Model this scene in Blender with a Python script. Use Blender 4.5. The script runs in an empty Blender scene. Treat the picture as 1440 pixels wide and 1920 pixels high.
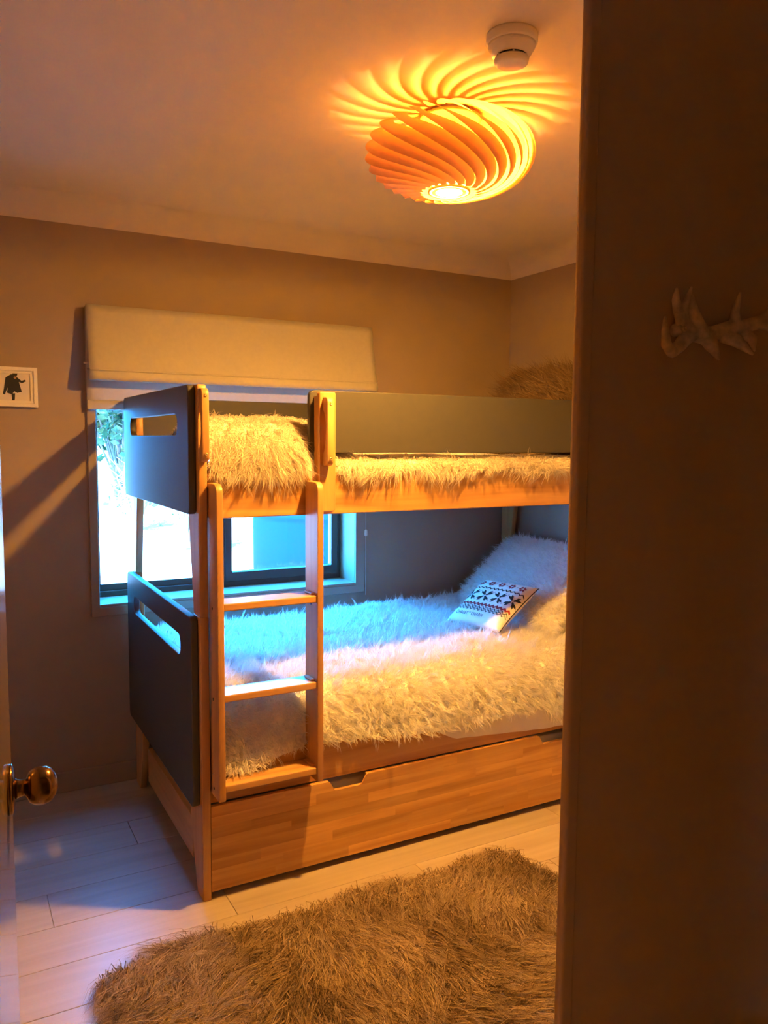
import bpy, bmesh, math, random
import numpy as np
from mathutils import Vector, Matrix

# ------------------------------------------------------------------ camera, world, sun, exposure
S = bpy.context.scene
COL = S.collection
cam_d = bpy.data.cameras.new('camera'); cam = bpy.data.objects.new('camera', cam_d); COL.objects.link(cam)
YAW, PITCH, ROLL = -0.5004, -0.0894, 0.0079
fwd = Vector((-math.sin(YAW)*math.cos(PITCH), math.cos(YAW)*math.cos(PITCH), math.sin(PITCH)))
rgt = Vector((math.cos(YAW), math.sin(YAW), 0)); up = rgt.cross(fwd)
r2 = rgt*math.cos(ROLL) + up*math.sin(ROLL); u2 = up*math.cos(ROLL) - rgt*math.sin(ROLL)
M3 = Matrix((r2, u2, -fwd)).transposed()
cam.matrix_world = Matrix.Translation((0, 0, 1.4397)) @ M3.to_4x4()
cam_d.sensor_width = 36; cam_d.lens = 1500.356/1920*36; cam_d.clip_start = 0.02
S.camera = cam

world = bpy.data.worlds.new('world'); S.world = world; world.use_nodes = True
bg = world.node_tree.nodes['Background']
bg.inputs[0].default_value = (0.02, 0.345, 1.0, 1); bg.inputs[1].default_value = 64.0

sun_d = bpy.data.lights.new('sun_offscreen', 'SUN'); sun = bpy.data.objects.new('sun_offscreen', sun_d); COL.objects.link(sun)
sun_d.energy = 40; sun_d.angle = 0.01; sun_d.color = (1.0, 0.9, 0.72)
sun.rotation_euler = Vector((0.55, 0.28, -0.80)).to_track_quat('-Z', 'Y').to_euler()

S.view_settings.view_transform = 'Standard'; S.view_settings.look = 'None'
S.view_settings.exposure = 0.0; S.view_settings.gamma = 1.0; S.view_settings.use_curve_mapping = False

# ------------------------------------------------------------------ materials
def nmat(name):
    m = bpy.data.materials.new(name); m.use_nodes = True
    nt = m.node_tree
    return m, nt, nt.nodes['Principled BSDF']

def mat(name, col, rough=0.6, metal=0.0, var=0.0, scale=40, bump=0.0, coat=0.0, sheen=0.0, spec=0.5):
    m, nt, b = nmat(name)
    b.inputs['Roughness'].default_value = rough; b.inputs['Metallic'].default_value = metal
    b.inputs['Base Color'].default_value = (*col, 1)
    b.inputs['Coat Weight'].default_value = coat; b.inputs['Specular IOR Level'].default_value = spec
    b.inputs['Sheen Weight'].default_value = sheen
    if var or bump:
        tc = nt.nodes.new('ShaderNodeTexCoord'); n = nt.nodes.new('ShaderNodeTexNoise')
        n.inputs['Scale'].default_value = scale; n.inputs['Detail'].default_value = 4
        nt.links.new(tc.outputs['Object'], n.inputs['Vector'])
        if var:
            r = nt.nodes.new('ShaderNodeValToRGB')
            r.color_ramp.elements[0].position = .3; r.color_ramp.elements[1].position = .7
            r.color_ramp.elements[0].color = (*[c*(1-var) for c in col], 1)
            r.color_ramp.elements[1].color = (*[min(1, c*(1+var)) for c in col], 1)
            nt.links.new(n.outputs['Fac'], r.inputs[0]); nt.links.new(r.outputs[0], b.inputs['Base Color'])
        if bump:
            bp = nt.nodes.new('ShaderNodeBump'); bp.inputs['Strength'].default_value = bump; bp.inputs['Distance'].default_value = .003
            nt.links.new(n.outputs['Fac'], bp.inputs['Height']); nt.links.new(bp.outputs[0], b.inputs['Normal'])
    return m

def wood(name, axis, dark, light, rough=0.42, rnd=0.0, fine=1.0, coat=0.15):
    """grain runs along axis (0,1,2); rnd gives each object its own tone"""
    m, nt, b = nmat(name)
    tc = nt.nodes.new('ShaderNodeTexCoord'); mp = nt.nodes.new('ShaderNodeMapping')
    sc = [26*fine]*3; sc[axis] = 1.6*fine
    mp.inputs['Scale'].default_value = sc
    oi = nt.nodes.new('ShaderNodeObjectInfo')
    add = nt.nodes.new('ShaderNodeVectorMath'); add.operation = 'ADD'
    mul = nt.nodes.new('ShaderNodeVectorMath'); mul.operation = 'SCALE'; mul.inputs[3].default_value = 37
    cmb = nt.nodes.new('ShaderNodeCombineXYZ')
    for i in range(3): nt.links.new(oi.outputs['Random'], cmb.inputs[i])
    nt.links.new(cmb.outputs[0], mul.inputs[0])
    nt.links.new(tc.outputs['Object'], mp.inputs[0]); nt.links.new(mp.outputs[0], add.inputs[0]); nt.links.new(mul.outputs[0], add.inputs[1])
    n = nt.nodes.new('ShaderNodeTexNoise'); n.inputs['Scale'].default_value = 1.0; n.inputs['Detail'].default_value = 6
    n.inputs['Distortion'].default_value = 0.6
    nt.links.new(add.outputs[0], n.inputs['Vector'])
    r = nt.nodes.new('ShaderNodeValToRGB'); r.color_ramp.elements[0].position = .3; r.color_ramp.elements[1].position = .72
    r.color_ramp.elements[0].color = (*dark, 1); r.color_ramp.elements[1].color = (*light, 1)
    nt.links.new(n.outputs['Fac'], r.inputs[0])
    out = r.outputs[0]
    if rnd:
        mr = nt.nodes.new('ShaderNodeMapRange'); mr.inputs['To Min'].default_value = 1-rnd; mr.inputs['To Max'].default_value = 1+rnd*.6
        nt.links.new(oi.outputs['Random'], mr.inputs['Value'])
        mx = nt.nodes.new('ShaderNodeVectorMath'); mx.operation = 'SCALE'
        nt.links.new(out, mx.inputs[0]); nt.links.new(mr.outputs[0], mx.inputs[3]); out = mx.outputs[0]
    nt.links.new(out, b.inputs['Base Color'])
    b.inputs['Roughness'].default_value = rough; b.inputs['Coat Weight'].default_value = coat; b.inputs['Coat Roughness'].default_value = .3
    bp = nt.nodes.new('ShaderNodeBump'); bp.inputs['Strength'].default_value = .12; bp.inputs['Distance'].default_value = .002
    nt.links.new(n.outputs['Fac'], bp.inputs['Height']); nt.links.new(bp.outputs[0], b.inputs['Normal'])
    return m

def furmat(name, c0, c1, c2, trans=0.25):
    m, nt, b = nmat(name)
    at = nt.nodes.new('ShaderNodeAttribute'); at.attribute_name = 'tint'
    r = nt.nodes.new('ShaderNodeValToRGB')
    r.color_ramp.elements[0].color = (*c0, 1); r.color_ramp.elements[1].color = (*c2, 1)
    e = r.color_ramp.elements.new(.5); e.color = (*c1, 1)
    nt.links.new(at.outputs['Fac'], r.inputs[0])
    nt.links.new(r.outputs[0], b.inputs['Base Color']); b.inputs['Roughness'].default_value = .75
    b.inputs['Specular IOR Level'].default_value = .25
    tr = nt.nodes.new('ShaderNodeBsdfTranslucent'); nt.links.new(r.outputs[0], tr.inputs[0])
    mx = nt.nodes.new('ShaderNodeMixShader'); mx.inputs[0].default_value = trans
    nt.links.new(b.outputs[0], mx.inputs[1]); nt.links.new(tr.outputs[0], mx.inputs[2])
    nt.links.new(mx.outputs[0], nt.nodes['Material Output'].inputs[0])
    return m

def emit(name, col, strength):
    m, nt, b = nmat(name)
    b.inputs['Base Color'].default_value = (.8, .8, .8, 1)
    b.inputs['Emission Color'].default_value = (*col, 1); b.inputs['Emission Strength'].default_value = strength
    return m

def translucent(name, col, tcol, fac):
    m, nt, b = nmat(name)
    tc = nt.nodes.new('ShaderNodeTexCoord'); n = nt.nodes.new('ShaderNodeTexNoise'); n.inputs['Scale'].default_value = 60
    nt.links.new(tc.outputs['Object'], n.inputs['Vector'])
    r = nt.nodes.new('ShaderNodeValToRGB')
    r.color_ramp.elements[0].color = (*[c*.85 for c in col], 1); r.color_ramp.elements[1].color = (*col, 1)
    nt.links.new(n.outputs['Fac'], r.inputs[0]); nt.links.new(r.outputs[0], b.inputs['Base Color'])
    b.inputs['Roughness'].default_value = .6
    tr = nt.nodes.new('ShaderNodeBsdfTranslucent'); tr.inputs[0].default_value = (*tcol, 1)
    mx = nt.nodes.new('ShaderNodeMixShader'); mx.inputs[0].default_value = fac
    nt.links.new(b.outputs[0], mx.inputs[1]); nt.links.new(tr.outputs[0], mx.inputs[2])
    nt.links.new(mx.outputs[0], nt.nodes['Material Output'].inputs[0])
    return m

def glass(name, refl=0.06):
    m, nt, b = nmat(name)
    t = nt.nodes.new('ShaderNodeBsdfTransparent'); t.inputs[0].default_value = (.96, .98, 1, 1)
    g = nt.nodes.new('ShaderNodeBsdfGlossy'); g.inputs['Roughness'].default_value = .02
    mx = nt.nodes.new('ShaderNodeMixShader'); mx.inputs[0].default_value = refl
    nt.links.new(t.outputs[0], mx.inputs[1]); nt.links.new(g.outputs[0], mx.inputs[2])
    nt.links.new(mx.outputs[0], nt.nodes['Material Output'].inputs[0])
    return m

MW = {}
MW['wall'] = mat('taupe_wall_paint', (.35, .265, .19), .75, var=.03, scale=6, bump=.05)
MW['ceiling'] = mat('ceiling_paint', (.76, .67, .54), .8, var=.02, scale=5, bump=.04)
MW['hall'] = mat('hall_paint', (.78, .66, .50), .8, var=.02, scale=5)
MW['trim'] = mat('taupe_trim_paint', (.33, .255, .19), .4, coat=.2)
MW['door'] = mat('gloss_taupe_door', (.32, .23, .15), .16, coat=.6)
MW['door2'] = mat('satin_taupe_door', (.50, .33, .18), .5, var=.03, scale=12)
MW['floorbase'] = mat('subfloor', (.12, .09, .06), .8)
MW['plank'] = wood('oak_floor', 0, (.38, .31, .245), (.51, .44, .37), .42, rnd=.10, fine=.7, coat=.6)
MW['wx'] = wood('oak_along_x', 0, (.40, .19, .055), (.64, .37, .13), .4)
MW['wy'] = wood('oak_along_y', 1, (.40, .19, .055), (.64, .37, .13), .4)
MW['wz'] = wood('oak_along_z', 2, (.42, .20, .065), (.64, .37, .14), .4)
MW['stave'] = wood('oak_stave', 0, (.46, .22, .055), (.72, .42, .135), .5, rnd=.2, coat=.0)
MW['grey'] = mat('slate_grey_paint', (.050, .047, .044), .5, var=.03, scale=25)
MW['sheet'] = mat('white_cotton', (.82, .80, .76), .9, sheen=.2, var=.02, scale=30)
MW['furbody'] = mat('cream_fur_backing', (.90, .88, .85), .95)
MW['fur_shag'] = furmat('cream_shaggy_fur', (.86, .85, .84), (.97, .97, .96), (.99, .99, .99), .55)
MW['fur_long'] = furmat('cream_long_fur', (.60, .53, .46), (.72, .65, .57), (.82, .76, .68), .45)
MW['rugbody'] = mat('rug_backing', (.17, .12, .08), .95)
MW['fur_rug'] = furmat('brown_rug_fur', (.13, .085, .05), (.36, .265, .17), (.62, .49, .35), .2)
MW['fur_brown'] = furmat('tawny_cushion_fur', (.11, .07, .035), (.25, .165, .09), (.48, .35, .21), .15)
MW['brownbody'] = mat('brown_cushion_cloth', (.14, .09, .05), .95)
MW['brass'] = mat('aged_bronze', (.20, .115, .045), .2, metal=1.0)
MW['screw'] = mat('brass_screw', (.75, .58, .32), .3, metal=1.0)
MW['darkmetal'] = mat('dark_bolt', (.08, .07, .06), .5, metal=.6)
MW['blind'] = translucent('blind_fabric', (.60, .55, .50), (.55, .5, .45), .18)
MW['plastic'] = mat('white_plastic', (.80, .76, .70), .3)
MW['white'] = mat('white_frame_paint', (.80, .77, .73), .45)
MW['print'] = mat('pale_photo_paper', (.72, .68, .66), .6, var=.03, scale=15)
MW['ink'] = mat('black_ink', (.016, .015, .018), .7)
MW['skin'] = mat('print_skin_tone', (.45, .30, .24), .7)
MW['red'] = mat('dark_red_ink', (.30, .02, .03), .8)
MW['greyink'] = mat('grey_ink', (.45, .42, .40), .8)
MW['cushion'] = mat('white_cushion_cotton', (.80, .77, .73), .85, var=.02, scale=90, bump=.05)
MW['winframe'] = mat('brown_window_frame', (.055, .04, .038), .35)
MW['glass'] = glass('window_glass')
MW['veneer'] = translucent('pine_veneer', (.78, .46, .20), (.85, .32, .05), .012)
MW['antler'] = mat('antler_bone', (.62, .46, .30), .5, var=.3, scale=60, bump=.25)
MW['tank'] = mat('blue_tank_plastic', (.001, .032, .10), .85, spec=0.05)
MW['ground'] = mat('pale_gravel', (.72, .67, .58), .95, var=.08, scale=8, bump=.2)
MW['leaf'] = mat('hedge_leaf', (.035, .060, .018), .7, var=.7, scale=9, spec=0.2)
MW['leaf2'] = mat('bramble_leaf', (.09, .10, .03), .7, var=.7, scale=9, spec=0.2)
MW['twig'] = mat('dry_twig', (.42, .36, .28), .8)
MW['bark'] = mat('bark', (.10, .07, .05), .9, var=.3, scale=12)
MW['cord'] = mat('white_cord', (.8, .79, .76), .6)
MW['exterior'] = mat('exterior_render', (.6, .57, .52), .9)

# ------------------------------------------------------------------ helpers
def smooth(me, on=True):
    me.polygons.foreach_set('use_smooth', [on]*len(me.polygons)); me.update()

def link(name, me, m, parent=None, off=(0, 0, 0)):
    """me is in world coordinates; 'off' is the base of the thing it belongs to"""
    if any(off): me.transform(Matrix.Translation(-Vector(off)))
    o = bpy.data.objects.new(name, me)
    if m is not None and len(me.materials) == 0: me.materials.append(m)
    COL.objects.link(o)
    if parent is not None: o.parent = parent
    return o

def thing(name, label, cat, loc=(0, 0, 0), rotz=0, group=None):
    o = bpy.data.objects.new(name, None); COL.objects.link(o)
    o.empty_display_size = .05
    o.location = loc; o.rotation_euler = (0, 0, rotz); tag(o, label, cat, group); return o

def tag(o, label, cat, group=None):
    o['label'] = label; o['category'] = cat
    if group: o['group'] = group
    return o

def struct(o, label=None):
    o['kind'] = 'structure'
    if label: o['label'] = label
    return o

def bm_box(bm, x0, x1, y0, y1, z0, z1):
    vs = [bm.verts.new(p) for p in ((x0,y0,z0),(x1,y0,z0),(x1,y1,z0),(x0,y1,z0),(x0,y0,z1),(x1,y0,z1),(x1,y1,z1),(x0,y1,z1))]
    for f in ((0,3,2,1),(4,5,6,7),(0,1,5,4),(1,2,6,5),(2,3,7,6),(3,0,4,7)): bm.faces.new([vs[i] for i in f])

def box_me(x0, x1, y0, y1, z0, z1, bev=0.0, seg=2):
    bm = bmesh.new(); bm_box(bm, x0, x1, y0, y1, z0, z1)
    if bev: bmesh.ops.bevel(bm, geom=bm.edges[:], offset=bev, segments=seg, affect='EDGES', profile=.5)
    me = bpy.data.meshes.new('m'); bm.to_mesh(me); bm.free(); return me

def boxes_me(lst):
    bm = bmesh.new()
    for b in lst: bm_box(bm, *b)
    me = bpy.data.meshes.new('m'); bm.to_mesh(me); bm.free(); return me

def rrect(x0, x1, y0, y1, r, n=5):
    if not isinstance(r, (tuple, list)): r = (r,)*4
    pts = []
    for (cx, cy, a0), rr in zip(((x1, y1, 0), (x0, y1, 90), (x0, y0, 180), (x1, y0, 270)), r):
        sx = -1 if a0 in (0, 270) else 1; sy = -1 if a0 in (0, 90) else 1
        if rr <= 0: pts.append((cx, cy)); continue
        for k in range(n+1):
            a = math.radians(a0 + 90*k/n)
            pts.append((cx+sx*rr + rr*math.cos(a), cy+sy*rr + rr*math.sin(a)))
    return pts

def prism(loops, plane, t0, t1, bev=0.0015):
    """2D loops (outer + holes) extruded between t0 and t1. plane 'yz' -> along x, 'xz' -> along y, 'xy' -> along z"""
    cu = bpy.data.curves.new('c', 'CURVE'); cu.dimensions = '2D'; cu.fill_mode = 'BOTH'
    for lp in loops:
        sp = cu.splines.new('POLY'); sp.points.add(len(lp)-1)
        for p, q in zip(sp.points, lp): p.co = (q[0], q[1], 0, 1)
        sp.use_cyclic_u = True
    h = abs(t1-t0)/2
    cu.extrude = max(h-bev, 1e-5); cu.bevel_depth = bev; cu.bevel_resolution = 1; cu.offset = -bev
    ob = bpy.data.objects.new('c', cu); COL.objects.link(ob)
    dg = bpy.context.evaluated_depsgraph_get(); dg.update()
    me = bpy.data.meshes.new_from_object(ob.evaluated_get(dg)); bpy.data.objects.remove(ob); bpy.data.curves.remove(cu)
    c = (t0+t1)/2
    if plane == 'yz': M = Matrix(((0,0,1,c),(1,0,0,0),(0,1,0,0),(0,0,0,1)))
    elif plane == 'xz': M = Matrix(((1,0,0,0),(0,0,-1,c),(0,1,0,0),(0,0,0,1)))
    else: M = Matrix.Translation((0,0,c))
    me.transform(M); me.materials.clear()
    bm = bmesh.new(); bm.from_mesh(me); bmesh.ops.remove_doubles(bm, verts=bm.verts[:], dist=1e-6); bmesh.ops.recalc_face_normals(bm, faces=bm.faces[:]); bm.to_mesh(me); bm.free()
    return me

def lathe(prof, n=32, axis=2, center=(0, 0, 0), flip=1):
    """prof = [(r, h)...] around axis"""
    bm = bmesh.new(); rings = []
    for r, h in prof:
        ring = []
        for k in range(n):
            a = 2*math.pi*k/n; c, s = r*math.cos(a), r*math.sin(a)
            p = (c, s, h*flip) if axis == 2 else ((h*flip, c, s) if axis == 0 else (c, h*flip, s))
            ring.append(bm.verts.new(Vector(p)+Vector(center)))
        rings.append(ring)
    for a, b in zip(rings, rings[1:]):
        for k in range(n): bm.faces.new((a[k], a[(k+1) % n], b[(k+1) % n], b[k]))
    for ring, (r, h) in ((rings[0], prof[0]), (rings[-1], prof[-1])):
        if r > 1e-5: bm.faces.new(ring)
    bmesh.ops.remove_doubles(bm, verts=bm.verts[:], dist=1e-6)
    bmesh.ops.recalc_face_normals(bm, faces=bm.faces[:])
    me = bpy.data.meshes.new('m'); bm.to_mesh(me); bm.free(); smooth(me)
    return me

def tube_bm(bm, pts, rads, n=8):
    pts = [Vector(p) for p in pts]; rings = []
    prev = None
    for i, p in enumerate(pts):
        t = (pts[min(i+1, len(pts)-1)] - pts[max(i-1, 0)]).normalized()
        if prev is None:
            a = Vector((0, 0, 1)) if abs(t.z) < .9 else Vector((1, 0, 0)); u = t.cross(a).normalized()
        else: u = (prev - t*prev.dot(t)).normalized()
        prev = u; v = t.cross(u); r = rads[i] if isinstance(rads, (list, tuple)) else rads
        rings.append([bm.verts.new(p + (u*math.cos(2*math.pi*k/n) + v*math.sin(2*math.pi*k/n))*r) for k in range(n)])
    for a, b in zip(rings, rings[1:]):
        for k in range(n): bm.faces.new((a[k], a[(k+1) % n], b[(k+1) % n], b[k]))
    bm.faces.new(rings[0][::-1]); bm.faces.new(rings[-1])

def tube_me(pts, rads, n=8):
    bm = bmesh.new(); tube_bm(bm, pts, rads, n); me = bpy.data.meshes.new('m'); bm.to_mesh(me); bm.free(); smooth(me); return me

def grid_me(P, close_u=False):
    """P: (nu, nv, 3) array"""
    nu, nv, _ = P.shape
    idx = np.arange(nu*nv).reshape(nu, nv)
    f = np.stack([idx[:-1, :-1], idx[1:, :-1], idx[1:, 1:], idx[:-1, 1:]], -1).reshape(-1, 4)
    me = bpy.data.meshes.new('m'); me.from_pydata(P.reshape(-1, 3).tolist(), [], f.tolist()); smooth(me); return me

def vnoise(p, seed=0, octs=3, scale=1.0):
    """cheap smooth value noise, p (...,3)"""
    rg = np.random.RandomState(seed); tot = np.zeros(p.shape[:-1]); amp = 1.0; sc = scale
    for o in range(octs):
        for k in range(4):
            d = rg.normal(size=3); d /= np.linalg.norm(d)
            tot += amp*np.sin(p @ (d*sc*rg.uniform(.7, 1.3)) + rg.uniform(0, 6.28))*.35
        amp *= .5; sc *= 2.1
    return tot

def fur(name, me, parent, m, seed, clumps, per, length, width, comb, spread, conv=.6, bend=.5, lift=1.0, stray=.25, off=(0, 0, 0), zmin=None, tintnoise=0.0, keep=None, lvar=.35, K=3):
    """strands grouped in tufts, grown from mesh 'me' (world coordinates before 'off' is removed)"""
    rg = np.random.RandomState(seed)
    me.calc_loop_triangles()
    nv = len(me.vertices); V = np.empty(nv*3); me.vertices.foreach_get('co', V); V = V.reshape(-1, 3) + np.array(off)
    NV = np.empty(nv*3); me.vertices.foreach_get('normal', NV); NV = NV.reshape(-1, 3)
    nt = len(me.loop_triangles); T = np.empty(nt*3, dtype=np.int32); me.loop_triangles.foreach_get('vertices', T); T = T.reshape(-1, 3)
    if keep is not None:
        cen = V[T].mean(1); T = T[keep(cen, NV[T].mean(1))]
    a, b, c = V[T[:, 0]], V[T[:, 1]], V[T[:, 2]]
    ar = np.linalg.norm(np.cross(b-a, c-a), axis=1); ti = rg.choice(len(T), clumps, p=ar/ar.sum())
    u, v = rg.rand(clumps), rg.rand(clumps); fl = u+v > 1; u[fl] = 1-u[fl]; v[fl] = 1-v[fl]
    w0 = (1-u-v)[:, None]; u_ = u[:, None]; v_ = v[:, None]
    P = w0*a[ti]+u_*b[ti]+v_*c[ti]
    N = w0*NV[T[ti, 0]]+u_*NV[T[ti, 1]]+v_*NV[T[ti, 2]]; N /= np.linalg.norm(N, axis=1)[:, None]+1e-9
    C = comb(P, N, rg)
    CL = length*(1+lvar*(rg.rand(clumps)-.5)*2)
    ct = rg.rand(clumps)
    if tintnoise: ct = np.clip(ct*(1-tintnoise) + tintnoise*(.5+.5*np.clip(vnoise(P, seed+5, 2, 14), -1, 1)), 0, 1)
    n = clumps*per
    rep = lambda x: np.repeat(x, per, axis=0)
    Pn, Nn, Cn, L, tn = rep(P), rep(N), rep(C), rep(CL), rep(ct)
    o = rg.normal(size=(n, 3))*spread; o -= Nn*np.sum(o*Nn, 1)[:, None]
    L = L*(1+.3*(rg.rand(n)-.5)); tn = np.clip(tn + .25*(rg.rand(n)-.5), 0, 1)
    Cn = Cn + rg.normal(size=(n, 3))*stray
    side = np.cross(rg.normal(size=(n, 3)), Nn*.6+Cn*.4); side /= np.linalg.norm(side, axis=1)[:, None]+1e-9
    wav = rg.normal(size=(n, 3))*.10
    rows = []
    for k in range(K+1):
        t = k/K
        p = Pn + o*(1-conv*t) + L[:, None]*(Nn*(lift*t - .55*bend*t*t) + Cn*(bend*t*t + .25*t) + wav*math.sin(3.1*t)*1.0)
        if zmin is not None: p[:, 2] = np.maximum(p[:, 2], zmin+.002*rg.rand(n))
        if k < K:
            wk = width*(1-.75*t)
            rows += [p-side*wk, p+side*wk]
        else: rows.append(p)
    R = len(rows); VV = np.stack(rows, 1) - np.array(off)
    base = (np.arange(n)*R)[:, None]
    lp = []
    for k in range(K-1): lp += [2*k, 2*k+1, 2*k+3, 2*k+2]
    lp += [2*K-2, 2*K-1, 2*K]
    loops = (base + np.array(lp)[None]).astype(np.int32).ravel()
    tot = np.tile(np.array([4]*(K-1)+[3], dtype=np.int32), n); start = np.concatenate([[0], np.cumsum(tot)[:-1]]).astype(np.int32)
    fm = bpy.data.meshes.new('fur')
    fm.vertices.add(n*R); fm.vertices.foreach_set('co', VV.astype(np.float32).ravel())
    fm.loops.add(len(loops)); fm.loops.foreach_set('vertex_index', loops)
    fm.polygons.add(len(tot)); fm.polygons.foreach_set('loop_start', start); fm.polygons.foreach_set('loop_total', tot)
    fm.update(calc_edges=True); smooth(fm)
    at = fm.attributes.new('tint', 'FLOAT', 'POINT'); at.data.foreach_set('value', np.repeat(tn, R).astype(np.float32))
    fo = link(name, fm, m, parent); fo['kind'] = 'stuff'
    return fo

R_ = random.Random(7)

# ------------------------------------------------------------------ room shell
YB, XR, XL, YF, ZC = 3.39, 2.59, -0.15, 0.62, 2.345   # back, right, left, front wall planes, ceiling
HALL = (-0.45, 2.1, -1.1, 0.52)
WX0, WX1, WZ0, WZ1 = 0.53, 1.694, 0.75, 1.92             # window opening

floor = struct(link('floor', box_me(-.5, 2.7, -1.2, 3.6, -.06, -.014), MW['floorbase']), 'pale oak plank floor')
y = 3.39; row = 0
while y > -1.1:
    y0 = y - .192
    x = XL - .35 + (.0 if row == 0 else ((row*0.613) % 1.0)*-1.1)
    if row == 4: x = -1.07   # a joint left of the bed end
    while x < XR:
        L = 1.30
        a, b = max(x, HALL[0] if y0 < YF else XL), min(x+L, XR if y0 > YF-.2 else HALL[1])
        if b-a > .03:
            link('plank', box_me(a+.0006, b-.0006, y0+.0006, y-.0006, -.014, 0, .0012, 1), MW['plank'], floor)
        x += L
    y = y0; row += 1

wb = struct(link('wall_back', boxes_me([(XL, WX0, YB, 3.60, 0, 2.4), (WX1, XR+.1, YB, 3.60, 0, 2.4), (WX0, WX1, YB, 3.60, 0, WZ0), (WX0, WX1, YB, 3.60, WZ1, 2.4)]), MW['wall']))
struct(link('wall_right', boxes_me([(XR, XR+.1, .52, YB, 0, 2.4)]), MW['wall']))
struct(link('wall_left', boxes_me([(XL-.1, XL, .52, 3.60, 0, 2.4)]), MW['wall']))
OX0, OX1, OZ = -.035, 1.535, 2.175
struct(link('wall_front', boxes_me([(XL, OX0, .52, YF, 0, 2.4), (OX1, XR, .52, YF, 0, 2.4), (OX0, OX1, .52, YF, OZ, 2.4)]), MW['wall']))
struct(link('wall_hall', boxes_me([(HALL[0]-.1, HALL[0], HALL[2]-.1, .52, 0, 2.4), (HALL[1], HALL[1]+.1, HALL[2]-.1, .52, 0, 2.4), (HALL[0], HALL[1], HALL[2]-.1, HALL[2], 0, 2.4),
     (HALL[0], XL-.1, .52, YF, 0, 2.4)]), MW['hall']))
struct(link('ceiling', boxes_me([(XL-.1, XR+.1, -1.2, 3.6, ZC, ZC+.1), (HALL[0]-.1, XL-.1, -1.2, YF, ZC, ZC+.1)]), MW['ceiling']))

def cove_me(pa, pb, inward):
    """shallow curved cove from wall (z 2.262) up to the ceiling"""
    n = 8; P = np.zeros((n+1, 2, 3))
    for k in range(n+1):
        t = k/n*math.pi/2; d = .0005+.14*(1-math.cos(t)); z = 2.266 + (ZC-.0005-2.266)*math.sin(t)
        for j, p in enumerate((pa, pb)): P[k, j] = (p[0]+inward[0]*d, p[1]+inward[1]*d, z)
    return grid_me(P)
struct(link('trim_1', cove_me((XL, YB), (XR, YB), (0, -1)), MW['ceiling']), 'shallow ceiling cove above window wall')
struct(link('trim_2', cove_me((XR, YB), (XR, YF), (-1, 0)), MW['ceiling']), 'shallow ceiling cove above side wall')
struct(link('baseboard_back', box_me(XL, XR, YB-.014, YB, 0, .085, .004), MW['trim']))
struct(link('baseboard_right', box_me(XR-.014, XR, YF, YB-.014, 0, .085, .004), MW['trim']))
struct(link('baseboard_left', box_me(XL, XL+.014, YF, YB-.014, 0, .085, .004), MW['trim']))

# ------------------------------------------------------------------ window
win = struct(bpy.data.objects.new('window_1', None), 'brown framed window with two panes behind the bunk bed'); COL.objects.link(win)
wl = (WX0, 3.54, WZ0); win.location = wl
def fr_me(x0, x1, z0, z1, w, y0, y1, bev=.004):
    if not isinstance(w, tuple): w = (w,)*4   # left, right, bottom, top
    return prism([rrect(x0, x1, z0, z1, 0), rrect(x0+w[0], x1-w[1], z0+w[2], z1-w[3], 0.004)], 'xz', y0, y1, bev)
link('window_frame', fr_me(WX0+.001, WX1-.001, WZ0+.001, WZ1-.001, (.022, .018, .035, .04), 3.54, 3.595), MW['winframe'], win, wl)
link('mullion', box_me(1.075, 1.105, 3.535, 3.595, WZ0+.03, WZ1-.03, .003), MW['winframe'], win, wl)
sash = link('sash', fr_me(1.104, WX1-.02, WZ0+.034, WZ1-.04, (.034, .034, .045, .045), 3.532, 3.575), MW['winframe'], win, wl)
link('pane', box_me(1.13, WX1-.045, 3.552, 3.556, WZ0+.07, WZ1-.08), MW['glass'], sash, wl)
link('pane', box_me(WX0+.015, 1.08, 3.566, 3.570, WZ0+.03, WZ1-.035), MW['glass'], win, wl)
link('glazing_bead', fr_me(WX0+.02, 1.078, WZ0+.034, WZ1-.04, (.012, .012, .03, .02), 3.552, 3.564, .002), MW['winframe'], win, wl)
link('handle', box_me(1.12, 1.133, 3.515, 3.533, 1.28, 1.40, .004), MW['winframe'], sash, wl)
struct(link('trim_3', prism([rrect(.497, 1.744, .713, 1.952, 0), rrect(WX0, WX1, WZ0, WZ1, 0)], 'xz', YB-.016, YB, .003), MW['trim']), 'flat taupe casing around the window')
struct(link('trim_4', box_me(WX0+.0005, WX1-.0005, YB-.012, 3.5395, WZ0+.0002, WZ0+.012, .002), MW['trim']), 'window sill board')

# ------------------------------------------------------------------ doors
dl = (-.0215, .571, 0)
door1 = struct(bpy.data.objects.new('door_1', None), 'glossy taupe door standing open with a brass ball knob'); COL.objects.link(door1)
door1.location = dl; door1.rotation_euler = (0, 0, math.radians(90-7))     # local +x runs from hinge to free edge
link('leaf', box_me(.042, .762, 0, .040, .006, 2.16, .002), MW['door'], door1)
kx, kz = .697, .922                                                       # knob on the local -y face
rose = link('rose', lathe([(0, 0), (.037, 0), (.037, -.004), (.034, -.007), (.018, -.009), (0, -.009)], 40, 1), MW['brass'], door1); rose.location = (kx, 0, kz)
kn = link('knob', lathe([(0, -.009), (.015, -.009), (.013, -.014), (.011, -.022), (.016, -.025), (.0225, -.028), (.0265, -.034), (.028, -.042), (.0275, -.050), (.024, -.058), (.016, -.064), (.007, -.067), (0, -.0675)], 40, 1), MW['brass'], door1)
kn.location = (kx, 0, kz)
link('latch_plate', box_me(.7615, .7632, .009, .031, .86, .985, .0006), MW['brass'], door1)

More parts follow.
